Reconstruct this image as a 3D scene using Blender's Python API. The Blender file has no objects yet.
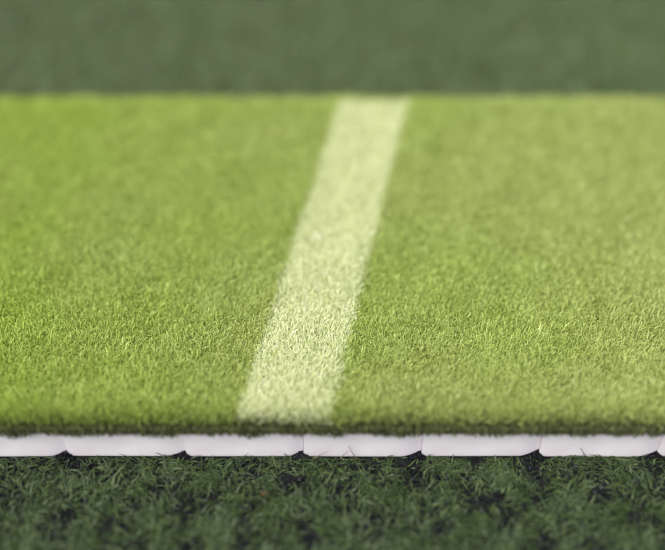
import bpy, bmesh, math, random
import numpy as np
from mathutils import Vector, Matrix

R = math.radians
rng = np.random.default_rng(11)
random.seed(5)
scene = bpy.context.scene
col = scene.collection

# ------------------------------------------------------------------ camera model
S = 0.00054                    # metres per photo pixel at the front edge of the mat
TH = R(44.0)                   # downward pitch
FPX = 1030.0 / math.tan(TH)    # focal length in photo pixels (665 wide)
PAD_H = 0.0308                 # pad thickness
BACK_H = 0.0050                # mat backing, thickened so its dark edge stands in for front shade
PILE = 0.0118
TOP = PAD_H + BACK_H + PILE    # z of the pile tips
Fw = Vector((0, math.cos(TH), -math.sin(TH)))
Up = Vector((0, math.sin(TH), math.cos(TH)))
Rt = Vector((1, 0, 0))
def ray(px, py):
    return Fw + Rt * ((px - 332.5) / FPX) + Up * ((275.0 - py) / FPX)
EDGE_PY = 417.5                # front edge of the pile tips
r0 = ray(332.5, EDGE_PY)
D0 = FPX * S
CAM = Vector((0, -r0.y * D0, TOP - r0.z * D0))
def ground_pt(px, py, z):
    r = ray(px, py)
    t = (z - CAM.z) / r.z
    return CAM + r * t

Y_BACK = ground_pt(332, 95.5, TOP).y
X_MAT = 0.33
FACE_Y = .0085                 # the mat overhangs the pads a little and sags there
def sag(y): return .0024 * np.clip((.0088 - y) / .005, 0, 1) ** 1.8

# ------------------------------------------------------------------ helpers
def tag(o, label=None, cat=None, group=None, kind=None):
    if label: o['label'] = label
    if cat: o['category'] = cat
    if group: o['group'] = group
    if kind: o['kind'] = kind
    return o

def link(name, me, mat, parent=None):
    o = bpy.data.objects.new(name, me)
    col.objects.link(o)
    if mat: me.materials.append(mat)
    if parent: o.parent = parent
    return o

def mesh_from(name, V, F, attrs=None, smooth=False):
    """V (n,3), F (m,k) constant k."""
    me = bpy.data.meshes.new(name)
    n, (m, k) = len(V), F.shape
    me.vertices.add(n); me.vertices.foreach_set('co', np.ascontiguousarray(V, dtype=np.float32).ravel())
    me.loops.add(m * k); me.loops.foreach_set('vertex_index', np.ascontiguousarray(F, dtype=np.int32).ravel())
    me.polygons.add(m)
    me.polygons.foreach_set('loop_start', np.arange(0, m * k, k, dtype=np.int32))
    me.polygons.foreach_set('loop_total', np.full(m, k, dtype=np.int32))
    if smooth: me.polygons.foreach_set('use_smooth', np.ones(m, dtype=bool))
    for a, v in (attrs or {}).items():
        at = me.attributes.new(a, 'FLOAT', 'POINT')
        at.data.foreach_set('value', np.ascontiguousarray(v, dtype=np.float32).ravel())
    me.update(); me.validate()
    return me

def ribbons(P, W, Sd, tone):
    """flat tapering blades. P (N,K,3) centre lines, W (N,K) half widths, Sd (N,3) or (N,K,3) side directions."""
    N, K, _ = P.shape
    if Sd.ndim == 2: Sd = np.repeat(Sd[:, None, :], K, axis=1)
    V = np.stack([P - Sd * W[..., None], P + Sd * W[..., None]], axis=2).reshape(-1, 3)
    base = (np.arange(N) * K * 2)[:, None] + np.arange(K - 1)[None, :] * 2
    F = np.stack([base, base + 1, base + 3, base + 2], axis=-1).reshape(-1, 4)
    return V, F, np.repeat(tone, K * 2)

def lownoise(x, y, scale, seed, oct=3):
    r = np.random.default_rng(seed)
    out = np.zeros_like(x); amp = 1.0; tot = 0
    for o in range(oct):
        for _ in range(5):
            a = r.uniform(0, 2 * math.pi); ph = r.uniform(0, 6.28); k = 2 * math.pi / scale * r.uniform(.6, 1.5) * 2 ** o
            out += amp * np.sin(k * (x * math.cos(a) + y * math.sin(a)) + ph)
            tot += amp * .5
        amp *= .6
    return out / tot

# ------------------------------------------------------------------ materials
def new_mat(name):
    m = bpy.data.materials.new(name); m.use_nodes = True
    nt = m.node_tree; nt.nodes.clear()
    return m, nt, nt.nodes.new('ShaderNodeOutputMaterial')

def blade_mat(name, stops, rough=.45, transl=.25, spec=.35, tint=None):
    m, nt, out = new_mat(name)
    at = nt.nodes.new('ShaderNodeAttribute'); at.attribute_name = 'tone'
    cr = nt.nodes.new('ShaderNodeValToRGB')
    e = cr.color_ramp.elements
    e[0].position, e[0].color = stops[0][0], (*stops[0][1], 1)
    e[1].position, e[1].color = stops[-1][0], (*stops[-1][1], 1)
    for p, c in stops[1:-1]:
        x = e.new(p); x.color = (*c, 1)
    nt.links.new(at.outputs['Fac'], cr.inputs['Fac'])
    colr = cr.outputs['Color']
    if tint:      # slow drift of the yarn colour over the sheet
        rp = nt.nodes.new('ShaderNodeAttribute'); rp.attribute_name = 'drift'
        mx = nt.nodes.new('ShaderNodeMix'); mx.data_type = 'RGBA'; mx.blend_type = 'MULTIPLY'
        nt.links.new(rp.outputs['Fac'], mx.inputs['Factor'])
        nt.links.new(colr, mx.inputs['A']); mx.inputs['B'].default_value = (*tint, 1)
        colr = mx.outputs['Result']
    p = nt.nodes.new('ShaderNodeBsdfPrincipled')
    p.inputs['Roughness'].default_value = rough
    p.inputs['Specular IOR Level'].default_value = spec
    nt.links.new(colr, p.inputs['Base Color'])
    t = nt.nodes.new('ShaderNodeBsdfTranslucent'); nt.links.new(colr, t.inputs['Color'])
    mix = nt.nodes.new('ShaderNodeMixShader'); mix.inputs[0].default_value = transl
    nt.links.new(p.outputs[0], mix.inputs[1]); nt.links.new(t.outputs[0], mix.inputs[2])
    nt.links.new(mix.outputs[0], out.inputs['Surface'])
    return m

M_pile = blade_mat('lime_turf_yarn', [(0, (.33, .37, .11)), (.5, (.50, .56, .20)), (.85, (.63, .68, .31)), (1, (.75, .78, .46))],
                   rough=.42, transl=.3, spec=.4, tint=(.86, 1.0, .50))
M_line = blade_mat('cream_line_yarn', [(0, (.64, .69, .41)), (.4, (.775, .81, .51)), (.8, (.81, .84, .58)), (1, (.90, .90, .78))], rough=.5, transl=.3, spec=.35)
M_old = blade_mat('dark_turf_yarn', [(0, (.015, .036, .009)), (.5, (.048, .082, .030)), (.85, (.096, .144, .038)), (.95, (.14, .19, .10)), (1, (.26, .31, .20))],
                  rough=.45, transl=.2, spec=.33)
M_edge_shade = blade_mat('edge_shade_yarn', [(0, (.050, .058, .026)), (.6, (.092, .104, .044)), (1, (.20, .24, .075))], rough=.6, transl=.15, spec=.2)  # dark olive yarn that paints shade onto the mat's front edge
M_scrap = blade_mat('dead_leaf', [(0, (.13, .06, .03)), (1, (.17, .08, .04))], rough=.6, transl=.2)
M_dry = blade_mat('dry_straw', [(0, (.16, .12, .05)), (1, (.28, .22, .11))], rough=.6, transl=.2)

def simple(name, c, rough=.6, spec=.4, noise=None, bump=None):
    m, nt, out = new_mat(name)
    p = nt.nodes.new('ShaderNodeBsdfPrincipled')
    p.inputs['Base Color'].default_value = (*c, 1); p.inputs['Roughness'].default_value = rough
    p.inputs['Specular IOR Level'].default_value = spec
    tc = nt.nodes.new('ShaderNodeTexCoord')
    if noise:
        nz = nt.nodes.new('ShaderNodeTexNoise'); nz.inputs['Scale'].default_value = noise[0]; nz.inputs['Detail'].default_value = 6
        nt.links.new(tc.outputs['Object'], nz.inputs['Vector'])
        cr = nt.nodes.new('ShaderNodeValToRGB')
        cr.color_ramp.elements[0].position = noise[3] if len(noise) > 3 else .35
        cr.color_ramp.elements[1].position = noise[4] if len(noise) > 4 else .65
        cr.color_ramp.elements[0].color = (*noise[1], 1); cr.color_ramp.elements[1].color = (*noise[2], 1)
        nt.links.new(nz.outputs['Fac'], cr.inputs['Fac']); nt.links.new(cr.outputs['Color'], p.inputs['Base Color'])
    if bump:
        nb = nt.nodes.new('ShaderNodeTexNoise'); nb.inputs['Scale'].default_value = bump[0]; nb.inputs['Detail'].default_value = 4
        nt.links.new(tc.outputs['Object'], nb.inputs['Vector'])
        b = nt.nodes.new('ShaderNodeBump'); b.inputs['Strength'].default_value = bump[1]; b.inputs['Distance'].default_value = bump[2]
        nt.links.new(nb.outputs['Fac'], b.inputs['Height']); nt.links.new(b.outputs[0], p.inputs['Normal'])
    nt.links.new(p.outputs[0], out.inputs['Surface'])
    return m

M_pad = simple('white_foam', (.86, .80, .84), rough=.75, spec=.25, noise=(45, (.79, .73, .77), (.90, .85, .885), .3, .7), bump=(900, .25, .0004))
M_back = simple('mat_backing', (.05, .055, .03), rough=.8, noise=(300, (.035, .04, .02), (.07, .08, .04)))
M_ground = simple('rubber_base', (.02, .02, .02), rough=.9, spec=.1, noise=(260, (.008, .008, .010), (.020, .023, .020)), bump=(500, .8, .002))
M_rub = blade_mat('rubber_crumb', [(0, (.006, .006, .008)), (.9, (.014, .014, .018)), (1, (.05, .052, .06))], rough=.7, transl=0, spec=.15)

# ------------------------------------------------------------------ ground
gm = bpy.data.meshes.new('ground')
bm = bmesh.new(); bmesh.ops.create_grid(bm, x_segments=8, y_segments=8, size=30); bm.to_mesh(gm); bm.free()
tag(link('ground', gm, M_ground), kind='structure')

# ------------------------------------------------------------------ turf mat
mat_root = bpy.data.objects.new('turf_mat', None); col.objects.link(mat_root)
mat_root.location = (0, 0, PAD_H + .0002)
mat_root.empty_display_size = .05
tag(mat_root, 'bright lime green artificial turf mat with one pale line, lying on white pads', 'turf mat')
ZL = mat_root.location.z

# backing sheet with thickness and a slightly wavy front edge
def wav(x): return .0003 * math.sin(x * 31 + 1) + .0003 * math.sin(x * 83)
bm = bmesh.new()
nx = 140
rows = []
for i in range(nx + 1):
    x = -X_MAT + 2 * X_MAT * i / nx
    yf = .0034 + wav(x)
    ys = [yf, yf + .0007, yf + .002, yf + .0035, .0095]
    pr = [(q, BACK_H - float(sag(q)) - (.0008 if e == 0 else 0)) for e, q in enumerate(ys)] + [(Y_BACK - .001, BACK_H), (Y_BACK - .001, 0)]
    pr += [(q, -float(sag(q)) + (.0008 if e == 0 else 0)) for e, q in reversed(list(enumerate(ys)))]
    rows.append([bm.verts.new((x, a_, b_)) for a_, b_ in pr])
for a, b in zip(rows, rows[1:]):
    for k in range(len(a)):
        bm.faces.new((a[k], a[(k + 1) % len(a)], b[(k + 1) % len(a)], b[k]))
bm.faces.new(rows[0][::-1]); bm.faces.new(rows[-1])
bmesh.ops.recalc_face_normals(bm, faces=bm.faces)
me = bpy.data.meshes.new('backing'); bm.to_mesh(me); bm.free()
link('backing', me, M_back, mat_root)

# tufts of crinkled yarn
sp = .00117
gx = np.arange(-X_MAT + .001, X_MAT, sp); gy = np.arange(.0042, Y_BACK - .0005, sp * .92)
TX, TY = np.meshgrid(gx, gy); TX[1::2] += sp / 2
TX = (TX + rng.normal(0, sp * .22, TX.shape)).ravel(); TY = (TY + rng.normal(0, sp * .22, TY.shape)).ravel()
keep = (TY > .0036) & (TY < Y_BACK)
TX, TY = TX[keep], TY[keep]
NF = 5
n = len(TX) * NF
clump = np.repeat(rng.normal(0, 1, len(TX)), NF)
rx = np.repeat(TX, NF) + rng.normal(0, .00034, n); ry = np.repeat(TY, NF) + rng.normal(0, .00034, n)
hn = lownoise(rx, ry, .035, 3) ; hn2 = lownoise(rx, ry, .010, 4)
H = PILE * (1 + rng.normal(0, .095, n) + .05 * hn + .05 * hn2 + .04 * clump)
# lean: yarn brushed in slowly changing directions plus its own curl
ph = rng.uniform(0, 2 * math.pi, n)
ln = rng.gamma(2.6, .00112, n)
bx = .0014 * lownoise(rx, ry, .05, 8); by = .0014 * lownoise(rx, ry, .04, 9)
front = np.clip(1 - (ry - .004) / .009, 0, 1); back = np.clip(1 - (Y_BACK - ry) / .008, 0, 1)
by = by - .0028 * front * rng.uniform(-.2, 1.4, n) + .001 * back
H = H * (1 - .12 * front ** 2)
ts = np.array([0, .55, .84, 1.0])
K = len(ts)
P = np.zeros((n, K, 3))
ln = ln * (1 - .55 * front - .45 * back); H = np.where(back > 0, PILE * rng.normal(1, .03, n), H)
ph2 = ph + rng.normal(0, .9, n)
for k, t in enumerate(ts):
    curl = t ** 2.4
    P[:, k, 0] = rx + bx * t ** 1.5 + ln * curl * np.cos(ph + (ph2 - ph) * t) + (rng.normal(0, .00028, n) if 0 < k else 0)
    P[:, k, 1] = ry + by * t ** 1.5 + ln * curl * np.sin(ph + (ph2 - ph) * t) + (rng.normal(0, .00028, n) if 0 < k else 0)
    P[:, k, 2] = BACK_H - .0003 - sag(ry) + H * t - .36 * ln * max(0, t - .6) / .4
# tips that curl over drop a little
P[:, -1, 2] -= rng.uniform(0, .0009, n)
W = np.array([.00017, .00020, .00020, .00010])[None, :] * rng.uniform(.75, 1.3, n)[:, None]
sa = ph2 + math.pi / 2 + rng.normal(0, .5, n)
Sd = np.stack([np.cos(sa), np.sin(sa), rng.normal(0, .25, n)], -1)
Sd /= np.linalg.norm(Sd, axis=1, keepdims=True)
tone = np.clip(.44 + .22 * rng.normal(0, 1, n) + .07 * clump + .05 * hn, 0, 1)

drift = np.clip(0.50 - 1.5 * rx + .28 * lownoise(rx, ry, .22, 14), .22, 1)     # yarn batch slowly changing across the sheet
# the pale line, tufted into the mat: its four corners
A0, A1 = ground_pt(236, 411, TOP), ground_pt(341, 99, TOP)
B0, B1 = ground_pt(329.5, 411, TOP), ground_pt(408, 99, TOP)
f = (ry - A0.y) / (A1.y - A0.y)
g = (ry - B0.y) / (B1.y - B0.y)
jag = rng.normal(0, .0009, n)
xl = A0.x + (A1.x - A0.x) * f; xr = B0.x + (B1.x - B0.x) * g
inl = (rx > xl + jag) & (rx < xr + jag) & (ry > A0.y + jag * .8 - .0005) & (ry < A1.y + jag)
inl &= rng.uniform(0, 1, n) > .08
thin = (rng.uniform(0, 1, n) < .80 * np.clip(1 - (ry - .0042) / .0024, 0, 1) ** .6)   # cut edge has lost some yarn

sc = ground_pt(318, 236, TOP); tone = np.where((((rx - sc.x) / .006) ** 2 + ((ry - sc.y) / .0032) ** 2 < 1) & (rng.uniform(0, 1, n) < .7), 1.0, tone)   # pale scuff on the line
def emit(name, sel, mat):
    V, F, T = ribbons(P[sel], W[sel], Sd[sel], tone[sel])
    o = link(name, mesh_from(name, V, F, {'tone': T, 'drift': np.repeat(drift[sel], K * 2)}), mat, mat_root)
    return o
o = emit('pile', ~inl, M_pile)
o = emit('line_pile', inl, M_line)
o_line = o
# crimped dark yarn added along the cut front edge, its colour standing in for shade
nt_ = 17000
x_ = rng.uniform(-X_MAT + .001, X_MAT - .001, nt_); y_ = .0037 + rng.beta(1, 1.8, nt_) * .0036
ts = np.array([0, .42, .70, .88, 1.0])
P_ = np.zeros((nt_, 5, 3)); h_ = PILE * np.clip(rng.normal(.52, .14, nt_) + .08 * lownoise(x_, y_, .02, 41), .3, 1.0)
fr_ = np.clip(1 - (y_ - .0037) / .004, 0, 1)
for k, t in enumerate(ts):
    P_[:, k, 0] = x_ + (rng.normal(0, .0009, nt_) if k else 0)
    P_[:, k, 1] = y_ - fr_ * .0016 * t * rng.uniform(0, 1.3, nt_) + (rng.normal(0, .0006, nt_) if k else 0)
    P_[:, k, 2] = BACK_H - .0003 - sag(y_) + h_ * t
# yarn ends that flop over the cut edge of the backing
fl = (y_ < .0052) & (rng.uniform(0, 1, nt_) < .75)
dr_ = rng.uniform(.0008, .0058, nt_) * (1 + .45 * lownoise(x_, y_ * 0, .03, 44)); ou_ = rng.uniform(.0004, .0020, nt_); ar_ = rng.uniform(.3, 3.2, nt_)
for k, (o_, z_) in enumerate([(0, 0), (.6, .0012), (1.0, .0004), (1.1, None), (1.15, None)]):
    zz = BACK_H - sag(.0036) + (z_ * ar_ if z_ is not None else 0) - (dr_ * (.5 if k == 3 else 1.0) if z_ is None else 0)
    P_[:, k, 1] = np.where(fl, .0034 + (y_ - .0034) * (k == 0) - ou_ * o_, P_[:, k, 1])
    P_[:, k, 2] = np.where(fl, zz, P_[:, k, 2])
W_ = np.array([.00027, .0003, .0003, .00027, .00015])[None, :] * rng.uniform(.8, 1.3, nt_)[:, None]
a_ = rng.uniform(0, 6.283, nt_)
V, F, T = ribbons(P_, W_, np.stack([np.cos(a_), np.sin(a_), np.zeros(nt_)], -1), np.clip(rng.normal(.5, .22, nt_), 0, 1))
o = link('edge_shade', mesh_from('edge_shade', V, F, {'tone': T}), M_edge_shade, mat_root)
o['label'] = 'dark olive yarn added along the cut front edge as painted shade'
o = o_line
o['label'] = 'pale cream line tufted across the lime green pile'

# ------------------------------------------------------------------ foam pad tiles
TW = 119.0 * S * 1.012
def tile_mesh(seed):
    r = random.Random(seed)
    g_ = .00015
    cols_ = [0, .0006, .0015, .003, .006] + [TW * q for q in (.2, .35, .5, .65, .75)] + [TW - d for d in (.0125, .0105, .009, .0075, .006, .0045, .0032, .0022, .0013, .0006)] + [TW]
    up = .0038 * r.uniform(.8, 1.15); inn = .0015 * r.uniform(.7, 1.2); span = .0105 * r.uniform(.85, 1.2)
    lz = .0004 * r.uniform(.7, 1.2)
    bm = bmesh.new(); rows = []
    sag = r.uniform(.0, .0006)
    for c in cols_:
        x = min(max(c, g_), TW - g_)
        dr = max(0, 1 - (TW - c) / span); dl = max(0, 1 - c / .0034)
        zb = up * dr ** 1.5 + lz * dl ** 1.6 + .0002
        yo = inn * dr ** 1.8 * 1.1 + .0004 * dl
        top = PAD_H - .0003 * dr
        prof = [(yo + .0006, zb), (yo + .0001, zb + .0007), (yo, zb + .0018), (yo - sag, (zb + top) / 2), (yo, top - .0022), (yo + .0002, top - .0008), (yo + .0009, top)]
        prof += [(Y_BACK - FACE_Y - .004, top), (Y_BACK - FACE_Y - .004, zb)]
        rows.append([bm.verts.new((x, y, z)) for y, z in prof])
    for a, b in zip(rows, rows[1:]):
        k = len(a)
        for q in range(k):
            bm.faces.new((a[q], a[(q + 1) % k], b[(q + 1) % k], b[q]))
    bm.faces.new(rows[0][::-1]); bm.faces.new(rows[-1])
    bmesh.ops.recalc_face_normals(bm, faces=bm.faces)
    for fc in bm.faces: fc.smooth = len(fc.verts) == 4
    me = bpy.data.meshes.new('pad_tile'); bm.to_mesh(me); bm.free()
    try: me.set_sharp_from_angle(angle=R(40))
    except Exception: pass
    return me

def face_x(px):  # world x of a joint seen on the pad face
    r = ray(px, 448); t = (FACE_Y - CAM.y) / r.y
    return CAM.x + r.x * t
joints = [face_x(p) for p in (66, 184.5, 303, 422, 541, 659)]
pitch = (joints[-1] - joints[0]) / 5
TW = pitch
labels = {
    -2: 'white foam pad tile outside the picture, second one past its left edge',
    -1: 'white foam pad tile just outside the left edge of the picture',
    0: 'leftmost white foam pad tile, its left end cut off by the picture edge',
    1: 'white foam pad tile wholly left of the pale line, second from the left edge',
    2: 'white foam pad tile under the near end of the pale line, left half of picture',
    3: 'white foam pad tile with crossed dry straws standing in front, below the line\'s right corner',
    4: 'white foam pad tile right of the one with crossed straws in front',
    5: 'last whole white foam pad tile on the right, one thin green blade before it',
    6: 'white foam pad tile showing only a sliver at the right edge of the picture',
    7: 'white foam pad tile just outside the right edge of the picture',
}
for i in range(-2, 8):
    o = link('pad_tile', tile_mesh(100 + i), M_pad)
    o.location = (joints[0] + (i - 1) * pitch, FACE_Y + random.uniform(-.0004, .0004), random.uniform(0, .0005))
    o.rotation_euler.z = random.uniform(-.006, .006)
    tag(o, labels[i], 'foam pad', 'white foam pad tiles under the turf mat')

# ------------------------------------------------------------------ old dark turf round the mat
MX0, MX1 = joints[0] - 3 * pitch, joints[0] + 7 * pitch
def outside(x, y, pad=.0):
    return ~((x > MX0 - pad) & (x < MX1 + pad) & (y > FACE_Y - pad) & (y < Y_BACK - .004 + pad))

def scatter(dens, x0, x1, y0, y1):
    k = int(dens * (x1 - x0) * (y1 - y0))
    return rng.uniform(x0, x1, k), rng.uniform(y0, y1, k)

sets = [scatter(950000, -.42, .42, -.17, .03), scatter(360000, -.75, .75, Y_BACK - .02, 1.0),
        scatter(60000, -1.6, 1.6, -.7, 2.2)]
x = np.concatenate([s[0] for s in sets]); y = np.concatenate([s[1] for s in sets])
far = np.concatenate([np.full(len(s[0]), v) for s, v in zip(sets, (0., .35, 1.))])
inner = ((np.abs(x) < .42) & (y > -.17) & (y < .03)) | ((np.abs(x) < .75) & (y > Y_BACK - .02) & (y < 1.0))
k = outside(x, y, .0005) & ~((far == 1.) & inner)
# tangled patches with bare rubber between them
dn = lownoise(x, y, .045, 21) + .7 * lownoise(x, y, .014, 22)
k &= rng.uniform(0, 1, len(x)) < np.clip(.46 + .80 * dn * (1 - np.minimum(far * 3, 1)) + 1.5 * far, .05, 1)
x, y, far = x[k], y[k], far[k]
n = len(x)
L = rng.uniform(.0035, .0110, n) * (1 + .5 * (far > 0)) * (1 + .5 * (far == 1)); 
fx = lownoise(x, y, .06, 31); fy = lownoise(x, y, .05, 32)
ph = np.where(y > .1, rng.uniform(0, 6.283, n), np.arctan2(fy, fx) + rng.normal(0, 1.1, n))
el = np.clip(rng.normal(.62, .35, n), .1, 1.4)
el = np.where((y > -.008) & (y < .01), el * .62, el)          # rise of the root part
ts = np.array([0, .3, .6, .82, 1.0])
P = np.zeros((n, 5, 3)); P[:, 0, 0], P[:, 0, 1], P[:, 0, 2] = x, y, .0005
ang = el.copy(); ax = ph.copy(); droop = rng.uniform(.25, 1.0, n)
for q in range(1, 5):
    d = (ts[q] - ts[q - 1]) * L
    P[:, q, 0] = P[:, q - 1, 0] + d * np.cos(ang) * np.cos(ax)
    P[:, q, 1] = P[:, q - 1, 1] + d * np.cos(ang) * np.sin(ax)
    P[:, q, 2] = np.maximum(P[:, q - 1, 2] + d * np.sin(ang), .0012)
    ang = ang - droop * .5; ax = ax + rng.normal(0, .22, n)
# blades do not pass into the pads: fold back in front of the face
near = (np.abs(P[..., 0]) < X_MAT + .02)
lim = FACE_Y - .0008
bad = near & (P[..., 1] > lim) & (y[:, None] < FACE_Y)
P[..., 1] = np.where(bad, lim - .0006 * rng.uniform(0, 1, P.shape[:2]), P[..., 1])
bad = near & (P[..., 1] < Y_BACK - .0035) & (y[:, None] > Y_BACK - .004)
P[..., 1] = np.where(bad, Y_BACK - .003, P[..., 1])
W = np.array([.00025, .00029, .00027, .00022, .00008])[None, :] * (rng.uniform(.7, 1.25, n) * (1 + .6 * (far > 0) + .6 * (far == 1)))[:, None]
sa = ph + math.pi / 2
Sd = np.stack([np.cos(sa), np.sin(sa), rng.normal(0, .35, n)], -1); Sd /= np.linalg.norm(Sd, axis=1, keepdims=True)
tone = np.clip(.49 + .41 * (y > .1) + .2 * rng.normal(0, 1, n), 0, .93)     # blades behind the mat get a lighter tone; tone = np.where(rng.uniform(0, 1, n) < np.where(y > .1, .03, .08), rng.uniform(.93, 1, n), tone)
V, F, T = ribbons(P, W, Sd, tone)
o = link('old_turf', mesh_from('old_turf', V, F, {'tone': T}), M_old)
tag(o, 'dark green worn artificial turf around and in front of the mat', 'turf', kind='stuff')

# black rubber crumbs between the blades
x1, y1 = scatter(420000, -.42, .42, -.16, .004)
x2, y2 = scatter(60000, -.75, .75, Y_BACK, .8)
x = np.concatenate([x1, x2]); y = np.concatenate([y1, y2])
k = outside(x, y, .001); dn = lownoise(x, y, .045, 21) + .7 * lownoise(x, y, .014, 22)
k &= rng.uniform(0, 1, len(x)) < np.clip(.6 - .6 * dn, .1, 1)
x, y = x[k], y[k]
# little heaps of crumbs under the lifted tile corners
hx, hy, hz = [], [], []
for j in [joints[0] + q * pitch for q in range(-2, 7)]:
    m_ = 520
    q_ = np.clip(rng.normal(0, .45, m_), -1, 1)
    hx.append(j - .0008 + np.where(q_ < 0, q_ * .010, q_ * .0045)); hy.append(FACE_Y + rng.uniform(-.0022, .008, m_))
    hz.append(rng.uniform(0, 1, m_) ** .7 * .0046 * (1 - np.abs(q_)) ** 1.2)
hx = np.concatenate(hx); hy = np.concatenate(hy)
hz = np.concatenate(hz)
z = np.concatenate([np.abs(rng.normal(0, .0012, len(x))), hz]); x = np.concatenate([x, hx]); y = np.concatenate([y, hy])
n = len(x)
ico = bmesh.new(); bmesh.ops.create_icosphere(ico, subdivisions=1, radius=1)
iv = np.array([v.co[:] for v in ico.verts]); ifc = np.array([[v.index for v in f_.verts] for f_ in ico.faces]); ico.free()
sz = np.clip(rng.gamma(4, .00016, n), .0002, .0010)
V = iv[None] * (1 + rng.normal(0, .28, (n, len(iv), 1))) * (sz[:, None, None] * rng.uniform(.6, 1.4, (n, 1, 3)))
V = V + np.stack([x, y, z + sz * .4], -1)[:, None, :]
F = ifc[None] + (np.arange(n) * len(iv))[:, None, None]
o = link('rubber_infill', mesh_from('rubber_infill', V.reshape(-1, 3), F.reshape(-1, 3), {'tone': np.repeat(rng.uniform(0, 1, n), len(iv))}), M_rub)
tag(o, 'black rubber crumb infill lying between the dark green blades', 'rubber infill', kind='stuff')

# ------------------------------------------------------------------ loose straws against the pads
def straw(name, pts, w, mat, label, cat):
    bm = bmesh.new(); rings = []
    pts = [Vector(p) for p in pts]
    m_ = len(pts)
    for q, p in enumerate(pts):
        d = (pts[min(q + 1, m_ - 1)] - pts[max(q - 1, 0)]).normalized()
        s_ = d.cross(Vector((0, 1, 0))).normalized(); u_ = s_.cross(d).normalized()
        ww = w * (1 - .65 * q / (m_ - 1))
        rings.append([bm.verts.new(p + s_ * ww * math.cos(a) + u_ * ww * .45 * math.sin(a)) for a in [2 * math.pi * e / 6 for e in range(6)]])
    for a, b in zip(rings, rings[1:]):
        for q in range(6): bm.faces.new((a[q], a[(q + 1) % 6], b[(q + 1) % 6], b[q]))
    bm.faces.new(rings[0][::-1]); bm.faces.new(rings[-1])
    bmesh.ops.recalc_face_normals(bm, faces=bm.faces)
    base = sum((r.co for r in rings[0]), Vector()) / 6
    bmesh.ops.translate(bm, vec=-base, verts=bm.verts)
    for fc in bm.faces: fc.smooth = True
    me = bpy.data.meshes.new(name); bm.to_mesh(me); bm.free()
    at = me.attributes.new('tone', 'FLOAT', 'POINT'); at.data.foreach_set('value', np.full(len(me.vertices), .5, dtype=np.float32))
    o = link(name, me, mat); o.location = base
    return tag(o, label, cat)

def at_y(px, py, Y):
    r = ray(px, py); t = (Y - CAM.y) / r.y
    return CAM + r * t
def chain(pp, y0=FACE_Y - .0050, y1=FACE_Y - .0012):
    out = []
    for q, (a, b) in enumerate(pp):
        out.append(at_y(a, b, y0 + (y1 - y0) * q / (len(pp) - 1)))
    return out
G = 'dry straws standing before the white pads'
straw('dry_straw', chain([(357, 459.5), (352.5, 453), (348, 446)]), .00042, M_dry, 'thin dry straw leaning left, the longer of the two that meet in a peak', 'straw')['group'] = G
straw('dry_straw', chain([(340, 458.8), (344, 454.5), (348.6, 451)]), .00042, M_dry, 'short dry straw leaning right, the shorter of the two that meet in a peak', 'straw')['group'] = G
straw('dry_straw', chain([(313, 458.8), (320, 455), (327.5, 451.5)]), .00042, M_dry, 'lone dry straw leaning far right just beside a black gap between two pads', 'straw')['group'] = G
straw('leaf_scrap', [ground_pt(261, 494, .007), ground_pt(265, 493, .0085), ground_pt(270, 493.5, .0075)], 0.0010, M_scrap, 'small rusty orange scrap of dead leaf caught in the dark turf', 'leaf scrap')
straw('green_blade', chain([(590, 460), (584, 454), (580.5, 448)]), .0004, M_old, 'thin green blade standing in front of the last whole pad on the right', 'grass blade')

# ------------------------------------------------------------------ light
w = bpy.data.worlds.new('World'); scene.world = w; w.use_nodes = True
nt = w.node_tree
bg = nt.nodes.get('Background') or nt.nodes.new('ShaderNodeBackground')
sky = nt.nodes.new('ShaderNodeTexSky'); sky.sky_type = 'NISHITA'; sky.sun_disc = False
EL, AZ = R(60), R(238)           # AZ: compass direction the light comes from (0 = +Y, clockwise)
sky.sun_elevation = EL; sky.sun_rotation = AZ
sky.air_density = 1.0; sky.dust_density = 4.0; sky.ozone_density = 1.0
hs = nt.nodes.new('ShaderNodeHueSaturation'); hs.inputs['Saturation'].default_value = .25     # thin bright overcast
nt.links.new(sky.outputs[0], hs.inputs['Color']); nt.links.new(hs.outputs[0], bg.inputs['Color']); bg.inputs['Strength'].default_value = .12
sl = bpy.data.lights.new('sun', 'SUN'); sl.energy = 1.5; sl.angle = R(60); sl.color = (1, .95, .88)
so = bpy.data.objects.new('sun', sl); col.objects.link(so)
sd = Vector((math.sin(AZ) * math.cos(EL), math.cos(AZ) * math.cos(EL), math.sin(EL)))
so.rotation_euler = sd.to_track_quat('Z', 'Y').to_euler(); so.location = sd * 3

# ------------------------------------------------------------------ camera
cd = bpy.data.cameras.new('camera'); cam = bpy.data.objects.new('camera', cd); col.objects.link(cam)
cam.location = CAM
cam.rotation_euler = (math.pi / 2 - TH, 0, 0)
cd.sensor_width = 36; cd.lens = 36 * FPX / 665.0
cd.clip_start = .01; cd.clip_end = 200
cd.dof.use_dof = True
gp = ground_pt(332, 462, .006)
cd.dof.focus_distance = (gp - CAM).dot(Fw) * 1.027
APERTURE = .041
cd.dof.aperture_fstop = cd.lens / 1000 / APERTURE
scene.camera = cam

scene.view_settings.view_transform = 'Standard'; scene.view_settings.look = 'None'
scene.view_settings.exposure = 0.97; scene.view_settings.gamma = 1
scene.cycles.use_denoising = True
scene.cycles.max_bounces = 10; scene.cycles.diffuse_bounces = 6; scene.cycles.transmission_bounces = 6
